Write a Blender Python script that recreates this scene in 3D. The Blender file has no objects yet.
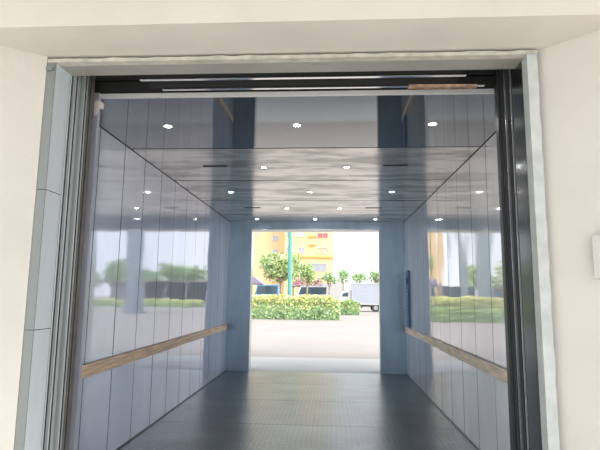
import bpy, bmesh, math, random
from mathutils import Vector, Matrix, noise
random.seed(7)
S = bpy.context.scene
COL = S.collection
# ------------------------------------------------------------------ camera
F_PX = 497.0
cd = bpy.data.cameras.new('camera'); cam = bpy.data.objects.new('camera', cd); COL.objects.link(cam)
cd.sensor_fit = 'HORIZONTAL'; cd.sensor_width = 36.0; cd.lens = F_PX / 600 * 36.0
cd.clip_start = 0.05; cd.clip_end = 600
fw = Vector((30, 70, F_PX)).normalized()
up = Vector((41, -3549, F_PX)); up = (up - fw * up.dot(fw)).normalized()
rt = up.cross(fw)
if rt.x < 0: rt = -rt
cx = Vector((rt.x, fw.x, up.x)); cy = -Vector((rt.y, fw.y, up.y)); cz = -Vector((rt.z, fw.z, up.z))
m = Matrix((cx, cy, cz)).transposed().to_4x4(); m.translation = (0, 0, 1.5)
cam.matrix_world = m
S.camera = cam
# ------------------------------------------------------------------ world, sun, exposure
W = bpy.data.worlds.new('sky'); S.world = W; W.use_nodes = True
nt = W.node_tree; bg = nt.nodes['Background']
tc = nt.nodes.new('ShaderNodeTexCoord'); sp = nt.nodes.new('ShaderNodeSeparateXYZ'); rp = nt.nodes.new('ShaderNodeValToRGB')
nt.links.new(tc.outputs['Generated'], sp.inputs[0]); nt.links.new(sp.outputs['Z'], rp.inputs[0]); nt.links.new(rp.outputs[0], bg.inputs[0])
rp.color_ramp.elements[0].position = 0.0; rp.color_ramp.elements[0].color = (0.93, 0.95, 1.0, 1)
rp.color_ramp.elements[1].position = 0.7; rp.color_ramp.elements[1].color = (0.86, 0.92, 1.0, 1)
bg.inputs[1].default_value = 1.55
sd = bpy.data.lights.new('sun', 'SUN'); sun = bpy.data.objects.new('sun', sd); COL.objects.link(sun)
sd.energy = 4.6; sd.angle = math.radians(35); sd.color = (1.0, 0.94, 0.85)
sun.rotation_euler = Vector((-1.0, 0.45, -1.0)).to_track_quat('-Z', 'Y').to_euler()
S.view_settings.view_transform = 'Standard'; S.view_settings.look = 'None'
S.view_settings.gamma = 1.0; S.view_settings.use_curve_mapping = False
S.view_settings.exposure = 0.4

# ------------------------------------------------------------------ materials
def newmat(name):
    mt = bpy.data.materials.new(name); mt.use_nodes = True
    return mt, mt.node_tree, mt.node_tree.nodes['Principled BSDF']
def N(nt, t, **k):
    n = nt.nodes.new('ShaderNode' + t)
    for a, b in k.items(): setattr(n, a, b)
    return n
def mat(name, col, rough=0.6, metal=0.0, var=0.0, scale=5.0, bump=0.0, bscale=60.0, stretch=(1, 1, 1), spec=0.5, emit=0.0, rvar=0.0):
    mt, nt, p = newmat(name); L = nt.links.new
    p.inputs['Base Color'].default_value = (*col, 1); p.inputs['Roughness'].default_value = rough
    p.inputs['Metallic'].default_value = metal; p.inputs['Specular IOR Level'].default_value = spec
    if emit:
        p.inputs['Emission Color'].default_value = (*col, 1); p.inputs['Emission Strength'].default_value = emit
    tc = N(nt, 'TexCoord'); mp = N(nt, 'Mapping'); mp.inputs['Scale'].default_value = stretch
    L(tc.outputs['Object'], mp.inputs[0])
    if var or rvar:
        nz = N(nt, 'TexNoise'); nz.inputs['Scale'].default_value = scale; nz.inputs['Detail'].default_value = 6
        L(mp.outputs[0], nz.inputs['Vector'])
        if var:
            r = N(nt, 'ValToRGB'); e = r.color_ramp.elements
            e[0].position = .3; e[1].position = .7
            e[0].color = (*[max(0, c * (1 - var)) for c in col], 1); e[1].color = (*[min(1, c * (1 + var)) for c in col], 1)
            L(nz.outputs[0], r.inputs[0]); L(r.outputs[0], p.inputs['Base Color'])
        if rvar:
            mr = N(nt, 'MapRange'); mr.inputs[1].default_value = .35; mr.inputs[2].default_value = .65
            mr.inputs[3].default_value = max(0.01, rough - rvar); mr.inputs[4].default_value = rough + rvar
            L(nz.outputs[0], mr.inputs[0]); L(mr.outputs[0], p.inputs['Roughness'])
    if bump:
        nb = N(nt, 'TexNoise'); nb.inputs['Scale'].default_value = bscale; nb.inputs['Detail'].default_value = 3
        L(mp.outputs[0], nb.inputs['Vector'])
        b = N(nt, 'Bump'); b.inputs['Strength'].default_value = bump; b.inputs['Distance'].default_value = .01
        L(nb.outputs[0], b.inputs['Height']); L(b.outputs[0], p.inputs['Normal'])
    return mt

M = {}
M['plaster'] = mat('cream_plaster', (.535, .51, .465), .9, var=.04, scale=3, bump=.12, bscale=40)
M['raw_plaster'] = mat('rough_plaster', (.44, .42, .36), .95, var=.2, scale=14, bump=.4, bscale=60)
M['raw_film'] = mat('filmed_frame_edge', (.42, .44, .43), .7, var=.12, scale=12, bump=.15, bscale=40)
M['head_steel'] = mat('frame_head_steel', (.40, .39, .36), .4, .35, var=.06, scale=6)
M['reveal_lit'] = mat('hairline_steel_lit', (.64, .71, .74), .5, .2, var=.05, scale=8, stretch=(1, 1, .1))  # left reveal: light from the right is put into the paler colour
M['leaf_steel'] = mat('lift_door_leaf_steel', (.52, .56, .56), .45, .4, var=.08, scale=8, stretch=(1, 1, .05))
M['brown_steel'] = mat('aged_brown_steel', (.17, .16, .14), .5, .4, var=.2, scale=14)
M['front_shaded'] = mat('frame_front_shaded_steel', (.20, .215, .21), .5, .3)  # darker copy of the frame steel, the front face's shade is in the colour
M['reveal_shaded'] = mat('shaded_mirror_reveal', (.13, .145, .15), .16, .9, var=.1, scale=20, stretch=(1, 1, .05))  # right reveal of the same frame, its shade is painted into the colour
M['lip'] = mat('ceiling_lip', (.80, .80, .80), .35, .3)
M['polish'] = mat('polished_track', (.75, .76, .78), .1, .95)
M['door_steel'] = mat('hairline_steel_door', (.46, .49, .49), .22, .9, var=.1, scale=20, stretch=(1, 1, .05))
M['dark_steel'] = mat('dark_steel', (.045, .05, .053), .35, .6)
M['black'] = mat('shaft_black', (.015, .016, .017), .8)
M['seam'] = mat('seam_shadow_gap', (.03, .03, .035), .8)
M['blue_steel'] = mat('brushed_steel_return', (.27, .36, .46), .38, .75, var=.08, scale=6, stretch=(1, 1, .3))
M['light_steel'] = mat('light_steel', (.62, .64, .66), .25, .8)
M['lilac_film'] = mat('steel_with_film', (.46, .47, .55), .45, .35, var=.05)
M['film'] = mat('torn_white_film', (.75, .70, .68), .6, var=.2, scale=60)
M['rust'] = mat('rusty_steel', (.36, .24, .17), .8, .2, var=.5, scale=25)
M['lamp'] = mat('lamp_lens', (1, .98, .93), .4, emit=80)
M['white_trim'] = mat('white_lamp_trim', (.75, .76, .78), .35)
M['wood_left'] = mat('plywood_handrail', (.80, .57, .39), .55, var=.28, scale=9, stretch=(3, .35, 6))
M['wood_right'] = mat('plywood_handrail_lit', (.80, .67, .53), .5, var=.25, scale=9, stretch=(3, .35, 6))  # right rail's reflected light is mixed into a paler plywood colour
M['panel_blue'] = mat('operating_panel_blue', (.03, .13, .30), .35)
M['button'] = mat('button_white', (.7, .75, .8), .4)
M['concrete'] = mat('pale_concrete', (.315, .285, .27), .9, var=.06, scale=.35, bump=.1, bscale=20)
M['apron'] = mat('pale_apron', (.42, .41, .40), .85, var=.04, scale=1)
M['hallfloor'] = mat('lobby_concrete', (.74, .71, .66), .85, var=.06, scale=1)
M['grass'] = mat('verge_grass', (.34, .42, .16), .9, var=.3, scale=2)
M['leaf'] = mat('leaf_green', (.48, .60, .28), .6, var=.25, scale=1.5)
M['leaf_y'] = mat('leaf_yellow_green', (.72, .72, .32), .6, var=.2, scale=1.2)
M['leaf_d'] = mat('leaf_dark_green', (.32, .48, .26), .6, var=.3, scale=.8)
M['leaf_tree'] = mat('tree_leaf', (.54, .64, .30), .6, var=.3, scale=.9)
M['bark'] = mat('bark', (.33, .25, .18), .9, var=.3, scale=8)
M['orange'] = mat('orange_render', (.80, .58, .32), .85, var=.04, scale=.3)
M['yellow'] = mat('yellow_render', (.85, .68, .34), .85, var=.04, scale=.3)
M['ledge'] = mat('ledge_orange', (.80, .42, .12), .85)
M['win_frame'] = mat('window_frame', (.62, .56, .50), .6)
M['glass'] = mat('window_glass', (.42, .46, .54), .15)
M['red'] = mat('red_shutter', (.62, .16, .14), .6)
M['shut'] = mat('beige_shutter', (.62, .50, .36), .7)
M['teal'] = mat('teal_paint', (.14, .36, .33), .4)
M['white_paint'] = mat('white_paint', (.58, .59, .61), .35, var=.03, scale=1)
M['truck_box'] = mat('truck_box_panel', (.40, .43, .50), .5, var=.03, scale=1)
M['tyre'] = mat('tyre_rubber', (.05, .06, .07), .8)
M['chassis'] = mat('chassis_grey', (.14, .16, .19), .6)
M['carblue'] = mat('car_blue', (.13, .33, .55), .25)
M['cardark'] = mat('car_dark', (.06, .07, .09), .25)
M['carred'] = mat('car_maroon', (.30, .06, .07), .3)
M['carwin'] = mat('car_glass', (.06, .09, .12), .08)
M['pink'] = mat('pink_blossom', (.62, .22, .36), .8, var=.3, scale=3)
M['purple'] = mat('purple_canvas', (.32, .27, .40), .8)
M['roof_dark'] = mat('dark_roof_sheet', (.22, .17, .15), .7)
M['wall_white'] = mat('white_wall_paint', (.52, .51, .50), .8)
M['pillar'] = mat('grey_pillar', (.27, .32, .36), .8, var=.06)
M['box_paint'] = mat('call_box_paint', (.50, .48, .45), .5)
M['hub'] = mat('wheel_hub', (.5, .5, .5), .3, .8)
M['facade'] = mat('outer_render', (.62, .60, .56), .9, var=.05, scale=1)

def wall_mat(name, col, metal, rough, axis_stretch, stain=0.0):
    """polished steel sheet with film haze; stain adds dried water marks"""
    mt, nt, p = newmat(name); L = nt.links.new
    p.inputs['Metallic'].default_value = metal; p.inputs['Roughness'].default_value = rough
    tc = N(nt, 'TexCoord'); mp = N(nt, 'Mapping'); mp.inputs['Scale'].default_value = axis_stretch
    L(tc.outputs['Object'], mp.inputs[0])
    nz = N(nt, 'TexNoise'); nz.inputs['Scale'].default_value = 2.2; nz.inputs['Detail'].default_value = 7; nz.inputs['Roughness'].default_value = .6
    L(mp.outputs[0], nz.inputs['Vector'])
    r = N(nt, 'ValToRGB'); e = r.color_ramp.elements
    e[0].position = .40; e[1].position = .56
    k = 1 - stain
    e[0].color = (*[c * k for c in col], 1); e[1].color = (*col, 1)
    L(nz.outputs[0], r.inputs[0]); L(r.outputs[0], p.inputs['Base Color'])
    mr = N(nt, 'MapRange'); mr.inputs[1].default_value = .35; mr.inputs[2].default_value = .65
    mr.inputs[3].default_value = rough * (1 + 1.2 * stain); mr.inputs[4].default_value = rough * .8
    L(nz.outputs[0], mr.inputs[0]); L(mr.outputs[0], p.inputs['Roughness'])
    return mt
M['wall_left'] = wall_mat('polished_wall_left', (.69, .74, .87), .3, .045, (1, 1, .4), .06)
M['wall_right'] = wall_mat('polished_wall_right', (.72, .745, .79), .34, .042, (1, 1, .4), .08)
M['ceil_clean'] = wall_mat('polished_ceiling', (.28, .29, .295), .92, .045, (.6, 1.2, 1), .05)
M['ceil_stain'] = wall_mat('stained_ceiling', (.76, .73, .68), .72, .15, (.8, 2.4, 1), .5)

def tread_mat():
    mt, nt, p = newmat('tread_plate'); L = nt.links.new
    p.inputs['Base Color'].default_value = (.17, .185, .19, 1); p.inputs['Metallic'].default_value = .7; p.inputs['Roughness'].default_value = .30
    tc = N(nt, 'TexCoord'); s = N(nt, 'SeparateXYZ'); L(tc.outputs['Object'], s.inputs[0])
    def mth(op, a, b=None, c=None):
        n = N(nt, 'Math', operation=op)
        for i, v in enumerate((a, b, c)):
            if v is None: continue
            if isinstance(v, (int, float)): n.inputs[i].default_value = v
            else: L(v, n.inputs[i])
        return n.outputs[0]
    u = mth('MULTIPLY', s.outputs['X'], 1 / .052); v = mth('MULTIPLY', s.outputs['Y'], 1 / .052)
    fu = mth('SUBTRACT', mth('FRACT', u), .5); fv = mth('SUBTRACT', mth('FRACT', v), .5)
    par = mth('MODULO', mth('ABSOLUTE', mth('ADD', mth('FLOOR', u), mth('FLOOR', v))), 2)
    sg = mth('SUBTRACT', mth('MULTIPLY', par, 2), 1)
    a = mth('ADD', fu, mth('MULTIPLY', fv, sg)); b = mth('SUBTRACT', fu, mth('MULTIPLY', fv, sg))
    d = mth('SQRT', mth('ADD', mth('POWER', mth('MULTIPLY', a, 1.4), 2), mth('POWER', mth('MULTIPLY', b, 4.5), 2)))
    h = N(nt, 'MapRange'); h.interpolation_type = 'SMOOTHSTEP'
    h.inputs[1].default_value = .95; h.inputs[2].default_value = .5; h.inputs[3].default_value = 0; h.inputs[4].default_value = 1
    L(d, h.inputs[0])
    bp = N(nt, 'Bump'); bp.inputs['Strength'].default_value = 1; bp.inputs['Distance'].default_value = .006
    L(h.outputs[0], bp.inputs['Height']); L(bp.outputs[0], p.inputs['Normal'])
    nz = N(nt, 'TexNoise'); nz.inputs['Scale'].default_value = 1.6; nz.inputs['Detail'].default_value = 6
    L(tc.outputs['Object'], nz.inputs['Vector'])
    r = N(nt, 'ValToRGB'); r.color_ramp.elements[0].position = .3; r.color_ramp.elements[1].position = .7
    r.color_ramp.elements[0].color = (.075, .09, .093, 1); r.color_ramp.elements[1].color = (.15, .175, .18, 1)
    mx = N(nt, 'MixRGB'); mx.inputs[2].default_value = (.26, .28, .28, 1)
    L(nz.outputs[0], r.inputs[0]); L(r.outputs[0], mx.inputs[1])
    L(mth('MULTIPLY', h.outputs[0], .5), mx.inputs[0]); L(mx.outputs[0], p.inputs['Base Color'])
    return mt
M['tread'] = tread_mat()

# ------------------------------------------------------------------ mesh helpers
class MB:
    def __init__(s): s.bm = bmesh.new(); s.mats = []
    def mi(s, mt):
        if mt is None: return 0
        if mt not in s.mats: s.mats.append(mt)
        return s.mats.index(mt)
    def box(s, x0, x1, y0, y1, z0, z1, mt=None, rot=None, bevel=0):
        r = bmesh.ops.create_cube(s.bm, size=1)
        vs = r['verts']
        bmesh.ops.scale(s.bm, vec=(x1 - x0, y1 - y0, z1 - z0), verts=vs)
        if bevel:
            es = list({e for v in vs for e in v.link_edges})
            rr = bmesh.ops.bevel(s.bm, geom=es, offset=bevel, segments=2, affect='EDGES', profile=.5)
            vs = list({v for f in rr['faces'] for v in f.verts} | {v for v in vs if v.is_valid})
        if rot: bmesh.ops.rotate(s.bm, cent=(0, 0, 0), matrix=rot, verts=vs)
        bmesh.ops.translate(s.bm, vec=((x0 + x1) / 2, (y0 + y1) / 2, (z0 + z1) / 2), verts=vs)
        i = s.mi(mt)
        for f in {f for v in vs for f in v.link_faces}: f.material_index = i
        return s
    def cyl(s, a, b, r0, r1=None, seg=20, mt=None):
        a = Vector(a); b = Vector(b); r1 = r0 if r1 is None else r1
        d = b - a
        r = bmesh.ops.create_cone(s.bm, cap_ends=True, segments=seg, radius1=r0, radius2=r1, depth=d.length)
        q = Vector((0, 0, 1)).rotation_difference(d.normalized()).to_matrix().to_4x4(); q.translation = (a + b) / 2
        bmesh.ops.transform(s.bm, matrix=q, verts=r['verts'])
        i = s.mi(mt)
        for f in {f for v in r['verts'] for f in v.link_faces}: f.material_index = i
        return s
    def prism(s, pts, z0, z1, mt=None):
        """plan polygon extruded up"""
        lo = [s.bm.verts.new((x, y, z0)) for x, y in pts]; hi = [s.bm.verts.new((x, y, z1)) for x, y in pts]
        n = len(pts); fs = [s.bm.faces.new(lo[::-1]), s.bm.faces.new(hi)]
        for k in range(n): fs.append(s.bm.faces.new((lo[k], lo[(k + 1) % n], hi[(k + 1) % n], hi[k])))
        i = s.mi(mt)
        for f in fs: f.material_index = i
        bmesh.ops.recalc_face_normals(s.bm, faces=fs)
        return s
    def profile(s, pts, y0, y1, mt=None):
        """side outline in x,z extruded along y"""
        lo = [s.bm.verts.new((x, y0, z)) for x, z in pts]; hi = [s.bm.verts.new((x, y1, z)) for x, z in pts]
        n = len(pts); fs = [s.bm.faces.new(lo[::-1]), s.bm.faces.new(hi)]
        for k in range(n): fs.append(s.bm.faces.new((lo[k], lo[(k + 1) % n], hi[(k + 1) % n], hi[k])))
        i = s.mi(mt)
        for f in fs: f.material_index = i
        bmesh.ops.recalc_face_normals(s.bm, faces=fs)
        return s
    def leaf(s, c, size, mt=None):
        u = Vector((random.gauss(0, 1), random.gauss(0, 1), random.gauss(0, 1))).normalized()
        w = u.cross(Vector((random.gauss(0, 1), random.gauss(0, 1), random.gauss(0, 1)))).normalized()
        c = Vector(c); l = size; b = size * .55
        vs = [s.bm.verts.new(p) for p in (c - u * l, c + w * b, c + u * l, c - w * b)]
        f = s.bm.faces.new(vs); f.material_index = s.mi(mt)
    def build(s, name, mt=None, parent=None, smooth=False):
        me = bpy.data.meshes.new(name)
        if smooth:
            for f in s.bm.faces: f.smooth = True
        s.bm.to_mesh(me); s.bm.free()
        o = bpy.data.objects.new(name, me); COL.objects.link(o)
        for x in (s.mats or [mt]): me.materials.append(x)
        if parent: o.parent = parent
        return o
def struct(o): o['kind'] = 'structure'; return o
def tag(o, label, cat, group=None, kind=None):
    o['label'] = label; o['category'] = cat
    if group: o['group'] = group
    if kind: o['kind'] = kind
    return o
def empty(name, loc, label, cat, group=None, rz=0):
    o = bpy.data.objects.new(name, None); COL.objects.link(o); o.location = loc; o.rotation_euler = (0, 0, rz)
    o.empty_display_size = .1
    return tag(o, label, cat, group)
def copy_tree(o, parent=None):
    c = o.copy(); COL.objects.link(c); c.parent = parent
    for ch in list(o.children): copy_tree(ch, c)
    return c

# ------------------------------------------------------------------ key measures (metres)
XL, XR, ZC = -2.045, 1.475, 2.96      # lift car inside faces and ceiling
YF, YB = 3.45, 10.0                   # lift car front and back
OL, OR = -1.60, 0.985                 # far opening
FL, FR = -1.69, 1.139                 # landing frame opening
FY = 2.83

# ------------------------------------------------------------------ near side building
ZS = 2.94
b = MB().prism([(-1.748, 2.80), (-2.20, 2.46), (-8, 2.46), (-8, 2.95), (-1.748, 2.95)], 0, 6.0)
struct(b.build('wall_front_left', M['plaster']))
b = MB().prism([(1.20, 2.86), (1.20, 2.95), (7, 2.95), (7, 2.46), (1.60, 2.46)], 0, 6.0)
struct(b.build('wall_front_right', M['plaster']))
b = MB().box(-2.20, 1.60, 2.46, 2.95, ZS, 6.0)
struct(b.build('wall_front_header', M['plaster']))
b = MB().box(-14, 14, -16, 2.95, -.25, 0)
struct(b.build('floor', M['hallfloor']))

struct(MB().box(-8, 7, .9, 2.46, 3.25, 3.45).build('ceiling_sky_blocker', M['plaster']))  # added slab above the view, keeps sky light off the front wall
# ragged plaster bead around the frame
def ragged(x0, x1, y, z0, z1, along, amp, n, depth):
    bm = MB(); vs = []
    for k in range(n + 1):
        t = k / n
        j = amp * (noise.noise(Vector((t * n * .35, along, 3.1))) + .35 * noise.noise(Vector((t * n * 1.3, along, 7))))
        if along: p0 = (x0 + (x1 - x0) * t, z0); p1 = (x0 + (x1 - x0) * t, z1 + j)
        else: p0 = (x0, z0 + (z1 - z0) * t); p1 = (x1 + j, z0 + (z1 - z0) * t)
        vs.append([bm.bm.verts.new((p[0], yy, p[1])) for p in (p0, p1) for yy in (y, y + depth)])
    for a, c in zip(vs, vs[1:]):
        for i, j in ((0, 2), (2, 3), (3, 1), (1, 0)):
            bm.bm.faces.new((a[i], a[j], c[j], c[i]))
    bm.bm.faces.new(vs[0]); bm.bm.faces.new(vs[-1])
    bmesh.ops.recalc_face_normals(bm.bm, faces=bm.bm.faces[:])
    return bm
struct(ragged(-1.745, 1.20, 2.80, 2.902, 2.924, 1, .008, 90, .05).build('trim_1', M['raw_plaster']))
struct(ragged(FR, 1.196, 2.80, 0, 2.90, 0, .006, 90, .08).build('trim_2', M['raw_film']))

# steel landing frame: one thing, two jambs and a head
fr = empty('door_frame', (-.28, FY, 0), 'brushed steel lift door surround set in the cream wall', 'door frame')
fr.location = (0, 0, 0)
MB().box(-1.742, FL, 2.806, 2.972, 0, 2.90).build('left_jamb', M['reveal_lit'], fr)
MB().box(-1.744, FL, 2.80, 2.806, 0, 2.90).box(-1.742, -1.70, 2.785, 2.80, 2.845, 2.870).build('left_face_strip', M['front_shaded'], fr)
MB().box(FR, 1.20, 2.885, 3.05, 0, 2.90).build('right_jamb', M['reveal_shaded'], fr)
MB().box(-1.742, 1.20, 2.85, 2.99, 2.90, 2.94).build('head', M['head_steel'], fr)
j = MB()
for z in (.55, 1.28, 2.1): j.box(-1.742, FL + .001, 2.799, 2.973, z, z + .004)
j.build('jamb_joint', M['seam'], fr)

# sliding leaves parked beside the opening, seen edge on
def leaf_panel(x_in, x_out, y0, y1, label, n, mt, bright=False):
    t = empty('door_%d' % n, (0, 0, 0), label, 'door'); t['kind'] = 'structure'
    a, c = min(x_in, x_out), max(x_in, x_out)
    MB().box(a, c, y0, y1, .02, 3.05, bevel=.003).build('leaf', mt, t)
    s = 1 if x_in > x_out else -1
    MB().box(min(x_in, x_in + s * .006), max(x_in, x_in + s * .006), y0 + .006, y0 + .012, .02, 3.05).build('edge_line', M['light_steel'] if bright else M['seam'], t)  # pale strip on two right leaves stands for a line of reflected light
    return t
n = 1
for k, (y0, y1, dx) in enumerate(((2.982, 3.022, 0), (3.034, 3.092, .004), (3.162, 3.206, .0), (3.222, 3.295, .002))):
    leaf_panel(FL + .003 + dx, -2.02, y0, y1, ('pale steel sliding lift door leaf parked on the left, nearest the frame', 'wider pale steel lift door leaf on the left, second from the frame', 'thin pale steel lift door leaf on the left beyond the dark gap', 'brownish steel lift door leaf on the left beside the lift car post')[k], n, (M['leaf_steel'], M['leaf_steel'], M['leaf_steel'], M['brown_steel'])[k]); n += 1
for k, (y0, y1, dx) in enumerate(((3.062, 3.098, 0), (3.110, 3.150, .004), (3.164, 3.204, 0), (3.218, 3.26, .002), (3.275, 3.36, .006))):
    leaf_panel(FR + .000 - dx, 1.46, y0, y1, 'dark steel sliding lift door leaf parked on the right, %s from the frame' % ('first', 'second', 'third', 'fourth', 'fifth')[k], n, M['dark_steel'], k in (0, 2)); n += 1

# door gear above the opening
hd = empty('door_header_gear', (0, 0, 0), 'dark door track gear above the near lift opening', 'door gear')
MB().box(-2.02, 1.46, 2.995, 3.04, 3.055, 3.32).build('cover_plate', M['black'], hd)
MB().box(-1.26, .86, 3.045, 3.078, 2.893, 2.898, rot=Matrix.Rotation(math.radians(8), 3, 'X')).build('front_track', M['polish'], hd)
MB().box(-1.16, 1.02, 3.195, 3.225, 2.888, 2.893, rot=Matrix.Rotation(math.radians(8), 3, 'X')).build('rear_track', M['polish'], hd)
MB().box(.52, .97, 3.19, 3.23, 2.880, 2.896, rot=Matrix.Rotation(.012, 3, 'Y')).build('rusty_bracket', M['rust'], hd)
MB().box(-2.02, 1.46, 3.06, 3.42, 3.06, 3.10).build('backing_plate', M['black'], hd)
for y, z0 in ((3.055, 2.912), (3.205, 2.905)):
    MB().box(-1.25, .84, y, y + .01, z0, 3.06).build('track_web', M['black'], hd)

# shaft shell
struct(MB().box(-2.55, -2.35, 2.95, 10.16, 0, 3.6).build('wall_shaft_left', M['black']))
struct(MB().box(1.75, 1.95, 2.95, 10.16, 0, 3.6).build('wall_shaft_right', M['black']))
struct(MB().box(-2.55, 1.95, 2.95, 10.4, 3.6, 3.8).build('ceiling_shaft', M['black']))
struct(MB().box(-2.55, 1.95, 2.95, 10.16, -.4, -.1).build('floor_pit', M['black']))
struct(MB().box(-7, -1.70, 10.16, 10.42, -.4, 6).build('wall_rear_left', M['facade']))
struct(MB().box(1.08, 6, 10.16, 10.42, -.4, 6).build('wall_rear_right', M['facade']))
struct(MB().box(-1.70, 1.08, 10.16, 10.42, 2.90, 6).build('wall_rear_header', M['facade']))
# far landing frame
fb = empty('door_frame', (0, 0, 0), 'pale steel frame around the far opening of the lift', 'door frame')
MB().box(-1.70, -1.622, 10.13, 10.44, 0, 2.90).build('left_jamb', M['light_steel'], fb)
MB().box(1.005, 1.08, 10.13, 10.44, 0, 2.90).build('right_jamb', M['light_steel'], fb)
MB().box(-1.622, 1.005, 10.13, 10.44, 2.812, 2.90).build('head', M['light_steel'], fb)

# ------------------------------------------------------------------ lift car shell (the room)
def sheet(name, axis, const, u0, u1, v0, v1, seams, amp, sign, matl, thick=.03, res=(.06, .12), seed=0, gap=.006, cseams=None, mats=None):
    """vertical wall (axis x) or ceiling (axis z) of bowed sheets separated by recessed dark joints.
       u runs along the lift's length (y), v is height (walls) or x (ceiling)."""
    bm = MB()
    edges = [u0] + [s for s in seams if u0 < s < u1] + [u1]
    def P(u, v, off):
        return (const + off, u, v) if axis == 'x' else (v, u, const + off)
    for k in range(len(edges) - 1):
        a = edges[k] + (gap if k else 0); c = edges[k + 1] - (gap if k < len(edges) - 2 else 0)
        nu = max(4, int((c - a) / res[0])); nv = max(4, int((v1 - v0) / res[1]))
        bow = random.Random(seed * 31 + k).uniform(-1, 1)
        grid = []
        for i in range(nu + 1):
            row = []
            for j in range(nv + 1):
                s = i / nu; t = j / nv
                u = a + (c - a) * s; v = v0 + (v1 - v0) * t
                w = noise.noise(Vector((s * 1.1 + k * 7.3, v * 1.15 + seed, seed * 3.3))) + .45 * noise.noise(Vector((s * 1.6 + k * 5.1, v * 2.6, seed + 9)))
                off = amp * (w + .5 * bow * (4 * s * (1 - s))) * sign
                row.append(bm.bm.verts.new(P(u, v, off)))
            grid.append(row)
        i_m = bm.mi(mats[k] if mats else matl)
        for i in range(nu):
            for j in range(nv):
                f = bm.bm.faces.new((grid[i][j], grid[i + 1][j], grid[i + 1][j + 1], grid[i][j + 1])); f.smooth = True; f.material_index = i_m
    # backing slab fills the joints
    i_s = M['seam']
    lo, hi = sorted((const - sign * .004, const - sign * thick))
    if axis == 'x': bm.box(lo, hi, u0, u1, v0, v1, i_s)
    else: bm.box(v0, v1, u0, u1, lo, hi, i_s)
    bm.bm.normal_update()
    o = bm.build(name)
    return struct(o)
wseams = [3.61 + .545 * k for k in range(12)]
sheet('wall_left', 'x', XL, YF, YB, 0, ZC, wseams, .0016, 1, M['wall_left'], seed=1)
sheet('wall_right', 'x', XR, YF, YB, 0, ZC, wseams, .0014, -1, M['wall_right'], seed=2)
cs = [4.83, 6.25, 7.65, 9.05]
sheet('ceiling', 'z', ZC, YF + .05, YB, XL, XR, cs, .0012, -1, None, seed=3, gap=.012, res=(.1, .15), mats=[M['ceil_clean']] + [M['ceil_stain']] * 4)
# lower the polished sheets' outer cover
struct(MB().box(XL - .03, XR + .03, YF + .05, YB + .04, ZC + .031, ZC + .06).build('ceiling_roof_plate', M['black']))
fl = MB()
fe = [YF] + [4.70, 6.03, 7.36, 8.70] + [YB + .02]
for a, c in zip(fe, fe[1:]): fl.box(XL, XR, a + .003, c - .003, -.03, 0, M['tread'])
fl.box(XL, XR, YF, YB, -.09, -.031, M['seam'])
struct(fl.build('floor_car'))
struct(MB().box(XL, XL + .005, YF + .05, YB, ZC - .005, ZC).box(XR - .005, XR, YF + .05, YB, ZC - .005, ZC).build('trim_7', M['seam']))
struct(MB().box(XL, XL + .012, YF + .02, YB, 0, .012).build('baseboard_left', M['dark_steel']))
struct(MB().box(XR - .012, XR, YF + .02, YB, 0, .012).build('baseboard_right', M['dark_steel']))
# rear returns and header of the car
struct(MB().box(XL, OL, YB, YB + .05, 0, ZC, M['blue_steel']).box(OL, OL + .008, YB, YB + .05, 0, 2.80, M['light_steel']).build('wall_rear_return_left'))
struct(MB().box(OR, XR, YB, YB + .05, 0, ZC, M['blue_steel']).box(OR - .008, OR, YB, YB + .05, 0, 2.80, M['light_steel']).build('wall_rear_return_right'))
struct(MB().box(OL, OR, YB, YB + .05, 2.80, ZC, M['blue_steel']).box(OL, OR, YB - .006, YB, 2.80, 2.818, M['light_steel']).build('wall_rear_lintel'))
# front returns: narrow posts and a lip along the ceiling edge
PL, PR = -1.712, 1.178
struct(MB().box(-1.765, PL, YF - .035, YF, 0, 2.965, M['lilac_film']).box(XL - .03, -1.765, YF - .02, YF, 0, 3.02, M['black']).build('wall_front_return_left'))  # black sheet beside the post paints in the dark of the shaft gap
struct(MB().box(PR, XR + .03, YF - .035, YF, 0, 3.02).build('wall_front_return_right', M['dark_steel']))
struct(MB().box(PL, PR, YF - .02, YF, 2.930, 2.962, M['lip']).box(-1.765, XR, YF - .012, YF, 2.962, 3.06, M['black']).build('trim_3'))
f = MB()
pts = [(-1.742, 2.90), (-1.70, 2.905), (-1.665, 2.875), (-1.672, 2.83), (-1.695, 2.845), (-1.71, 2.80), (-1.735, 2.79)]
f.profile(pts, YF - .040, YF - .036)
tag(f.build('torn_film', M['film']), 'scrap of torn white protective film at the top of the left lift post', 'protective film')
# far sill and threshold
struct(MB().box(OL, OR, YB + .02, 10.13, -.06, 0, M['apron']).build('trim_4'))
struct(MB().box(-1.70, 1.08, 10.13, 10.46, -.06, .0, M['apron']).build('trim_5'))
struct(MB().box(FL, FR, 2.951, 3.40, -.06, 0, M['door_steel']).build('trim_6'))

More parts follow.
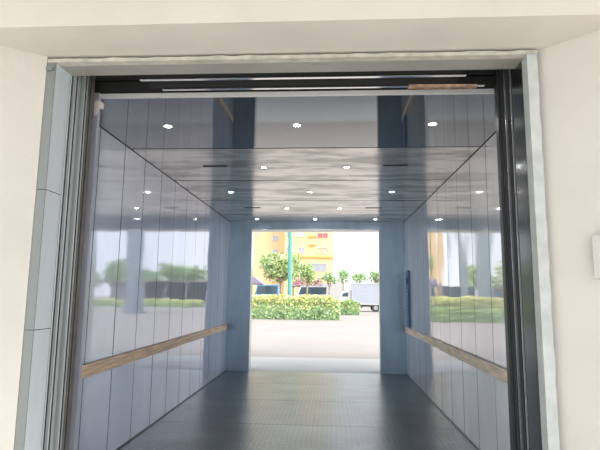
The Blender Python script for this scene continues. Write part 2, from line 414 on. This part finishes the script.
# ------------------------------------------------------------------ ceiling lights and slots
def downlight():
    t = empty('ceiling_light', (0, 0, 0), '', 'ceiling light', 'recessed round lights in the lift ceiling')
    r = MB(); seg = 28
    ri, ro = .030, .043
    va = [[r.bm.verts.new((rad * math.cos(2 * math.pi * k / seg), rad * math.sin(2 * math.pi * k / seg), z)) for k in range(seg)] for rad, z in ((ro, 0.002), (ro, -.004), (ri, -.006), (ri, .002))]
    for a, c in zip(va, va[1:]):
        for k in range(seg): r.bm.faces.new((a[k], a[(k + 1) % seg], c[(k + 1) % seg], c[k]))
    r.build('trim_ring', M['white_trim'], t)
    MB().cyl((0, 0, -.0005), (0, 0, -.003), ri, seg=seg).build('lens', M['lamp'], t)
    return t
rows = [('nearest row', 4.14, (-1.43, -.29, .87)), ('second row', 5.58, (-.77, .19)), ('third row', 6.97, (-1.43, -.29, .87)),
        ('fourth row', 8.32, (-.74, .16)), ('farthest row', 9.55, (-1.43, -.29, .87))]
side3 = ('left', 'middle', 'right'); side2 = ('left', 'right')
proto = downlight(); first = True
for rn, y, xs in rows:
    for i, x in enumerate(xs):
        o = proto if first else copy_tree(proto); first = False
        o.location = (x, y, ZC - .001)
        o['label'] = 'small round ceiling light, %s of the %s' % ((side3 if len(xs) == 3 else side2)[i], rn)
sl = empty('vent_slot', (0, 0, 0), '', 'vent', 'short dark vent slots in the ceiling')
MB().box(-.13, .13, -.012, .012, -.004, .0).build('slot', M['black'], sl)
MB().box(-.14, .14, -.016, -.012, -.005, .0).box(-.14, .14, .012, .016, -.005, .0).build('rim', M['dark_steel'], sl)
k = 0
for y, nm in ((5.52, 'near'), (8.30, 'far')):
    for x, sd_ in ((-1.33, 'left'), (.73, 'right')):
        o = sl if k == 0 else copy_tree(sl); k += 1
        o.location = (x, y, ZC - .001); o['label'] = 'thin dark vent slot in the ceiling, %s one on the %s side' % (nm, sd_)

# ------------------------------------------------------------------ handrails
for x0, x1, mt, lab, bx in ((XL + .012, XL + .034, M['wood_left'], 'brown wooden board rail along the left lift wall', XL),
                            (XR - .034, XR - .012, M['wood_right'], 'wooden board rail along the right lift wall', XR)):
    t = empty('handrail', (0, 0, 0), lab, 'handrail', None)
    MB().box(x0, x1, 3.55, 6.70, .80, .905, bevel=.003).build('board', mt, t)
    MB().box(x0, x1, 6.702, 9.80, .805, .91, bevel=.003).build('board', mt, t)
    for y in (3.9, 5.1, 6.3, 7.5, 8.7, 9.6):
        a, c = sorted((bx, x0 if bx < 0 else x1)); MB().box(a, c, y - .02, y + .02, .83, .88).build('bracket', M['dark_steel'], t)
        xs_ = x1 if bx < 0 else x0; dx = .002 if bx < 0 else -.002
        MB().cyl((xs_, y, .855), (xs_ + dx, y, .855), .006, seg=10).build('screw', M['dark_steel'], t)

# operating panel on the right wall near the far end
t = empty('control_panel', (0, 0, 0), 'narrow blue lift control panel with pale buttons on the right wall near the far opening', 'control panel')
MB().box(XR - .035, XR, 9.36, 9.62, .93, 1.97, bevel=.004).build('face_plate', M['panel_blue'], t)
MB().box(XR - .038, XR - .034, 9.42, 9.56, 1.72, 1.84).build('display', M['black'], t)
for i in range(9):
    MB().cyl((XR - .034, 9.47, 1.08 + i * .065), (XR - .040, 9.47, 1.08 + i * .065), .016, seg=12).build('button', M['button'], t)
# two bolt marks on the left wall
MB_ = MB()
for i in range(3): MB_.cyl((XL, 8.15, .50 + i * .035), (XL + .004, 8.15, .50 + i * .035), .009, seg=10)
tag(MB_.build('cable_outlet', M['seam']), 'three small dark holes low on the left lift wall below the rail', 'outlet')

# call box on the splayed wall
wd = Vector((1.60 - 1.20, 2.46 - 2.86, 0)).normalized(); ang = math.atan2(wd.y, wd.x)
c0 = Vector((1.20, 2.86, 0)) + wd * .258
cb = empty('call_box', (c0.x, c0.y, 1.60), 'pale grey call box on the cream wall right of the lift frame', 'call box', rz=ang)
MB().box(0, .14, -.045, 0, 0, .222, bevel=.004).build('housing', M['box_paint'], cb)
MB().box(.02, .12, -.048, -.044, .02, .20).build('face_plate', M['box_paint'], cb)
for z in (.07, .14): MB().cyl((.07, -.047, z), (.07, -.054, z), .014, seg=16).build('button', M['button'], cb)

# ------------------------------------------------------------------ yard beyond the far opening
struct(MB().box(-90, 90, 10.46, 12.3, -.25, -.004).build('floor_apron', M['apron']))
struct(MB().box(-90, 90, 12.3, 31.5, -.25, -.008).build('road', M['concrete']))
struct(MB().box(-90, 90, 31.5, 220, -.25, -.012).build('ground_yard', M['concrete']))

def foliage(bm, c, r, n, size, mats_, zmin=None):
    for _ in range(n):
        d = Vector((random.gauss(0, 1), random.gauss(0, 1), random.gauss(0, 1))).normalized() * (random.random() ** .4)
        p = Vector(c) + Vector((d.x * r[0], d.y * r[1], d.z * r[2]))
        if zmin is not None and p.z < zmin: p.z = zmin + random.random() * .1
        bm.leaf(p, size * random.uniform(.7, 1.3), random.choice(mats_))
def core(bm, x0, x1, y0, y1, z0, z1, mt, seed):
    """lumpy solid body inside the leaves"""
    r = bmesh.ops.create_grid(bm.bm, x_segments=1, y_segments=1, size=.5)
    bmesh.ops.delete(bm.bm, geom=r['verts'], context='VERTS')
    n = max(3, int((x1 - x0) / .35)); sec = []
    for i in range(n + 1):
        x = x0 + (x1 - x0) * i / n
        k = (1 + .16 * noise.noise(Vector((x * .9, seed, 0)))) * min(1, .55 + .6 * min(x - x0, x1 - x)) ** .5
        ym = (y0 + y1) / 2; h = (y1 - y0) / 2 * k; z = z1 * k
        sec.append([bm.bm.verts.new(p) for p in ((x, ym - h, z0), (x, ym - h * 1.05, z * .6), (x, ym - h * .6, z), (x, ym + h * .6, z), (x, ym + h * 1.05, z * .6), (x, ym + h, z0))])
    idx = bm.mi(mt)
    for a, c in zip(sec, sec[1:]):
        for q in range(5): f = bm.bm.faces.new((a[q], a[q + 1], c[q + 1], c[q])); f.material_index = idx
    for e in (sec[0], sec[-1]): f = bm.bm.faces.new(e); f.material_index = idx
def hedge(x0, x1, y0, y1, h, n, label, mats_, seed, size=.09):
    t = empty('hedge', ((x0 + x1) / 2, (y0 + y1) / 2, 0), label, 'hedge'); cxm, cym = (x0 + x1) / 2, (y0 + y1) / 2
    b = MB(); core(b, x0 - cxm, x1 - cxm, y0 - cym, y1 - cym, -.02, h * .93, mats_[0], seed); b.build('body', None, t)
    b = MB()
    for _ in range(n):
        x = random.uniform(x0, x1) - cxm
        k = (1 + .16 * noise.noise(Vector((x * .9, seed, 0)))) * min(1, .55 + .6 * min(x + cxm - x0, x1 - x - cxm)) ** .5
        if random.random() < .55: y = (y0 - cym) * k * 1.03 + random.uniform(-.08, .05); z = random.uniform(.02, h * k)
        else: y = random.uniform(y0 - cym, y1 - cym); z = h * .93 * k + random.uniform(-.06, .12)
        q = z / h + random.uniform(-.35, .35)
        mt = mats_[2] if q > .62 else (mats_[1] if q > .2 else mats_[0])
        b.leaf((x, y, z), size * random.uniform(.6, 1.4), mt)
    b.build('leaves', None, t)
    return t
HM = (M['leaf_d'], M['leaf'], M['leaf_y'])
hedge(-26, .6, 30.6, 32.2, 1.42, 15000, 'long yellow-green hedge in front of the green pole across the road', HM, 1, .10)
hedge(.75, 2.3, 39.0, 40.4, 1.15, 1100, 'small rounded green bush between the long hedge and the white truck', (M['leaf_d'], M['leaf'], M['leaf']), 2, .10)
hedge(9.5, 34, 54.0, 55.0, .75, 4500, 'low bright hedge beyond the white truck', (M['leaf'], M['leaf'], M['leaf_y']), 5, .10)

def tree(x, y, h, r, crown_z, label, mats_, n=2600, size=.16, trunk=.12, group='trees beyond the hedge', blobs=7):
    t = empty('tree', (x, y, 0), label, 'tree', group)
    b = MB()
    top = crown_z + (h - crown_z) * .4
    lean = random.uniform(-.15, .15)
    b.cyl((0, 0, -.05), (lean, 0, crown_z), trunk, trunk * .7, 12)
    tips = []
    for q in range(blobs):
        a = q / blobs * 2 * math.pi + random.uniform(-.3, .3); rr = r * random.uniform(.35, .62)
        tip = (lean + math.cos(a) * rr, math.sin(a) * rr, crown_z + (h - crown_z) * random.uniform(.3, .75))
        tips.append(tip); b.cyl((lean, 0, crown_z - .1), tip, trunk * .5, trunk * .15, 8)
    b.build('trunk', M['bark'], t)
    c = MB(); tips.append((lean, 0, crown_z + (h - crown_z) * .62))
    for tip in tips:
        foliage(c, tip, (r * .5, r * .5, (h - crown_z) * .36), n // len(tips), size, mats_)
    c.build('crown', None, t)
    return t
TM = [M['leaf_tree'], M['leaf_tree'], M['leaf'], M['leaf_d']]
tree(-4.35, 45, 5.3, 2.1, 2.5, 'bushy light green tree left of the tall green pole', TM, 3400, .17, blobs=9)
tree(-2.3, 49, 4.6, .9, 2.6, 'small light green tree just right of the tall green pole', TM, 900, .15)
DM = [M['leaf_d'], M['leaf_d'], M['leaf']]
for (x, y, h, r, cz, lab) in ((-.2, 55, 3.9, 1.2, 2.4, 'small green tree at the right corner of the yellow building'),
                              (1.65, 59, 4.5, .85, 2.9, 'slim green tree just left of the white truck'),
                              (3.2, 55.5, 3.9, .95, 2.8, 'small green tree showing above the truck cab'),
                              (5.2, 58, 4.3, .8, 3.0, 'green tree top showing above the truck box')):
    tree(x, y, h, r, cz, lab, DM, 420, .14, .07)
# tree rows that the polished walls mirror
for i, x in enumerate((8.5, 13, 17.3, 21.8, 26.4, 31)):
    tree(x, 75 + (i % 2) * 5, 5.4 + (i * 53 % 7) * .25, 2.1, 2.6, 'dark green tree in the row right of the yellow building', [M['leaf_d'], M['leaf_d'], M['leaf']], 500, .32, .16, group='row of trees right of the building')
for i, x in enumerate((-21, -25.6, -30.2, -34.8, -41, -47.5)):
    tree(x, 62 + (i % 2) * 5, 5.0 + (i * 53 % 7) * .22, 2.2, 2.4, 'green tree in the row left of the yellow building', [M['leaf_d'], M['leaf'], M['leaf']], 600, .28, .15, group='row of trees left of the building')
for i, x in enumerate((13, 20, 27, 34, 41, 48, 55)):
    tree(x, 104, 6.2 + (i * 37 % 5) * .3, 3.1, 2.4, 'hazy green tree in the farthest row right of the building', [M['leaf'], M['leaf_d']], 420, .45, .2, group='farthest row of trees right of the building')
for i, x in enumerate((-26, -33, -40, -47, -54, -61, -68)):
    tree(x, 92, 5.8 + (i * 37 % 5) * .3, 3.1, 2.2, 'hazy green tree in the farthest row left of the building', [M['leaf'], M['leaf_d']], 420, .45, .2, group='farthest row of trees left of the building')
for i, x in enumerate((-10.5, -14.0, -17.5)):
    tree(x, 47, 4.6 + .3 * i, 1.5, 2.4, ('green tree left of the bushy tree', 'second green tree left of the bushy tree', 'third green tree left of the bushy tree')[i], TM, 1100, .17)

# grey gate pillars either side, mirrored in the polished walls
for x, w, lab in ((10.5, 1.1, 'wide grey pillar beside the road to the right of the opening'), (-8.2, .85, 'wide grey pillar beside the road to the left of the opening'),
                  (-6.36, .42, 'slender grey pillar beside the road just left of the opening')):
    t = empty('pillar', (x, 36.5, 0), lab, 'pillar')
    MB().box(-w / 2, w / 2, -.4, .4, 0, 8.5, bevel=.03).build('shaft', M['pillar'], t)
    MB().box(-w / 2 - .08, w / 2 + .08, -.48, .48, -.01, .25, bevel=.02).build('base', M['pillar'], t)
    MB().box(-w / 2 - .08, w / 2 + .08, -.48, .48, 8.5, 8.7, bevel=.02).build('cap', M['pillar'], t)
# lamp pole
t = empty('lamp_pole', (-2.74, 34, 0), 'tall teal green pole standing behind the hedge', 'pole')
MB().cyl((0, 0, 0), (0, 0, 11), .16, .13, 20).build('post', M['teal'], t)
MB().box(-.25, .25, -.25, .25, -.01, .04).build('base_plate', M['teal'], t)
MB().cyl((0, 0, 1.2), (0, 0, 1.32), .175, .175, 20).build('band', M['teal'], t)
MB().cyl((0, 0, 10.9), (1.6, 0, 11.5), .05, .04, 12).build('arm', M['teal'], t)

# yellow building
t = empty('apartment_building', (-8.5, 95, 0), 'yellow and orange apartment building behind the hedge and trees', 'building')
bx = -8.5; by = 95
def B(x0, x1, y0, y1, z0, z1): return (x0 - bx, x1 - bx, y0 - by, y1 - by, z0, z1)
MB().box(*B(-17.2, -8.1, 90, 102, -.01, 21)).build('orange_wing', M['orange'], t)
MB().box(*B(-8.1, .55, 88, 102, -.01, 20)).build('yellow_wing', M['yellow'], t)
for z in (8.0, 14.9):
    MB().box(*B(-8.3, .8, 87.7, 88, z, z + .25)).build('ledge', M['ledge'], t)
MB().box(*B(-17.5, -7.9, 89.7, 90, 20.6, 21.2)).build('ledge', M['ledge'], t)
MB().box(*B(-8.3, .8, 87.6, 102.2, 20, 20.4)).build('roof', M['ledge'], t)
def win(px0, px1, py0, py1, Y, mt, bars=0, deep=.12):
    X0 = (px0 - 330) / 497 * Y * 1.0; X1 = (px1 - 330) / 497 * Y
    z1 = 1.5 + (295 - py0) / 497 * Y; z0 = 1.5 + (295 - py1) / 497 * Y
    w = MB(); fw_ = .1
    for a in ((X0, X1, z0, z0 + fw_), (X0, X1, z1 - fw_, z1), (X0, X0 + fw_, z0 + fw_, z1 - fw_), (X1 - fw_, X1, z0 + fw_, z1 - fw_), ((X0 + X1) / 2 - .04, (X0 + X1) / 2 + .04, z0 + fw_, z1 - fw_)):
        w.box(*B(a[0], a[1], Y - deep, Y + .0, a[2], a[3]))
    for q in range(bars):
        xx = X0 + (X1 - X0) * (q + 1) / (bars + 1); w.box(*B(xx - .03, xx + .03, Y - deep - .04, Y - deep, z0, z1))
    f = w.build('window', M['win_frame'], t)
    MB().box(*B(X0 + fw_, X1 - fw_, Y - deep * .4, Y, z0 + fw_, z1 - fw_)).build('pane', mt, f)
for a in ((272, 277.5, 236, 242, 90, M['glass']), (272, 277.5, 250, 254, 90, M['glass']), (252, 255, 249, 256, 90, M['glass']), (255, 258, 233, 238, 90, M['shut']),
          (259, 264, 262, 268, 90, M['shut']),
          (286, 290, 232, 238, 88, M['glass']), (294.5, 303.5, 231, 237.5, 88, M['white_paint']), (286, 290, 247, 254, 88, M['glass']), (298, 304, 248, 254, 88, M['glass']),
          (317, 328, 233, 239, 88, M['red']), (317, 328, 248, 254, 88, M['shut']), (311, 327, 264, 272, 88, M['glass'], 7),
          (294.5, 303.5, 214, 221, 88, M['glass']), (317, 328, 214, 221, 88, M['glass']), (270, 278, 216, 223, 90, M['glass'])):
    win(*a)
for z in (9.2, 10.7, 12.3):
    MB().box(*B(-3.9, -2.5, 87.6, 88, z + 1.0, z + 1.15)).build('balcony_slab', M['ledge'], t)
# rear white low wall right of the building
struct(MB().box(-1.6, 1.9, 64, 64.2, -.05, 3.0).build('wall_yard', M['wall_white']))

# pink flowering pergola and purple canopy
def pergola(x0, x1, y, z0, z1, label, mt, cat, leafy):
    t = empty('pergola' if leafy else 'canopy', ((x0 + x1) / 2, y, 0), label, cat); h = (x1 - x0) / 2
    for x in (-h + .1, h - .1):
        for yy in (-.9, .9): MB().cyl((x, yy, 0), (x, yy, z0), .05, seg=10).build('post', M['chassis'], t)
    MB().box(-h, h, -1, 1, z0, z0 + .1).build('roof_frame', M['wall_white'] if leafy else mt, t)
    if leafy:
        b = MB()
        for _ in range(1500): b.leaf((random.uniform(-h, h), random.uniform(-1.1, 1), random.uniform(z0 - .15, z1)), .13 * random.uniform(.6, 1.3), random.choice((mt, mt, M['leaf'], M['win_frame'])))
        b.build('blossom', None, t)
    else:
        MB().profile([(-h - .2, z0 + .1), (0, z1), (h + .2, z0 + .1)], -1.2, 1.2).build('canvas', mt, t)
pergola(-4.5, -.9, 60, 2.55, 3.5, 'pink blossom covered shelter right of the tall green pole', M['pink'], 'pergola', True)
pergola(-9.6, -7.9, 58, 2.6, 3.5, 'purple canopy at the left edge of the far opening', M['purple'], 'canopy', False)

# vehicles
def wheel(parent, x, y, r, w=.2):
    o = MB().cyl((x, y - w / 2, r), (x, y + w / 2, r), r, seg=24).build('wheel', M['tyre'], parent)
    MB().cyl((x, y - w / 2 - .01, r), (x, y - w / 2 + .02, r), r * .55, seg=16).build('hub', M['hub'], o)
def car(x, y, L, mt, label, rz=0, van=False):
    t = empty('car', (x, y, 0), label, 'car', None, rz); h = L / 2
    lo = [(-h, .35), (-h, .75), (-h + .15, .92), (-h * .45, .98), (h * .75, 1.0), (h, .85), (h, .35)]
    MB().profile(lo, -.85, .85).build('body', mt, t)
    top = [(-h * .5, .96), (-h * .22, 1.45), (h * .45, 1.47), (h * .8, .99)] if not van else [(-h * .8, .96), (-h * .55, 2.45), (h * .96, 2.5), (h * .99, .99)]
    MB().profile(top, -.74, .74).build('cabin', mt, t)
    zt = top[1][1] - .1; zb = 1.55 if van else 1.0
    g = [(top[0][0] + (.16 if not van else .3), zb), (top[1][0] + .08, zt), (top[2][0] - .1, zt), (top[3][0] - .22, zb)]
    MB().profile(g, -.76, .76).build('windows', M['carwin'], t)
    for xx in (-h * .62, h * .62):
        for yy in (-.78, .78): wheel(t, xx, yy, .32)
    return t
car(-6.7, 52, 2.9, M['carblue'], 'blue van parked behind the hedge under the bushy tree', van=True)
car(-10.4, 52, 3.9, M['cardark'], 'dark van parked behind the hedge at the left edge of the opening', van=True)
car(-2.2, 57, 4.0, M['white_paint'], 'white van parked behind the hedge below the pink blossom', van=True)
for i, x in enumerate((-15.5, -20, -24.6, -29.2)):
    car(x, 54, 4.1, (M['carred'], M['cardark'], M['white_paint'], M['cardark'])[i], ('maroon', 'black', 'white', 'dark grey')[i] + ' van parked in the row left of the opening', van=True)

# small white truck facing left
t = empty('truck', (2.0, 48, 0), 'small white box truck parked on the road at right', 'truck')
MB().box(.0, 3.9, -.95, .95, .66, 2.62, bevel=.03).build('cargo_box', M['truck_box'], t)
r = MB()
for x in (.0, 3.86): r.box(x, x + .05, -.97, -.94, .66, 2.62)
r.box(0, 3.9, -.97, -.94, 2.57, 2.64).box(0, 3.9, -.97, -.94, .64, .72)
r.box(.55, 1.35, -.956, -.95, 1.60, 1.63)
r.build('edge_rail', M['win_frame'], t)
MB().profile([(-.08, .45), (-.08, 1.98), (-.35, 2.0), (-.85, 1.85), (-1.15, 1.2), (-1.2, .45)], -.85, .85).build('cab', M['white_paint'], t)
MB().profile([(-.30, 1.38), (-.30, 1.72), (-.42, 1.76), (-.76, 1.66), (-.9, 1.38)], -.87, .87).build('cab_window', M['carwin'], t)
MB().box(-1.1, 3.7, -.4, .4, .45, .66).build('chassis', M['chassis'], t)
MB().box(.55, 1.0, -.85, -.45, .3, .62).build('fuel_tank', M['chassis'], t)
MB().box(1.6, 2.9, -.93, -.5, .56, .66).build('mud_guard', M['chassis'], t)
for x, in ((-.62,), (2.25,)):
    for yy in (-.78, .78): wheel(t, x, yy, .36, .22)

# dark roofed shelter that shows mirrored in the left wall
t = empty('market_shelter', (17, 66, 0), 'long dark roofed open shelter beyond the truck on the right', 'shelter')
MB().profile([(-9, 2.9), (-9, 3.1), (9, 3.1), (9, 2.9)], -3, 3).build('roof', M['roof_dark'], t)
MB().box(-9, 9, 2.8, 3.0, -.02, 2.9).build('back_wall', M['chassis'], t)
for i in range(7):
    MB().cyl((-8.7 + i * 2.9, -2.8, 0), (-8.7 + i * 2.9, -2.8, 2.9), .08, seg=10).build('post', M['win_frame'], t)
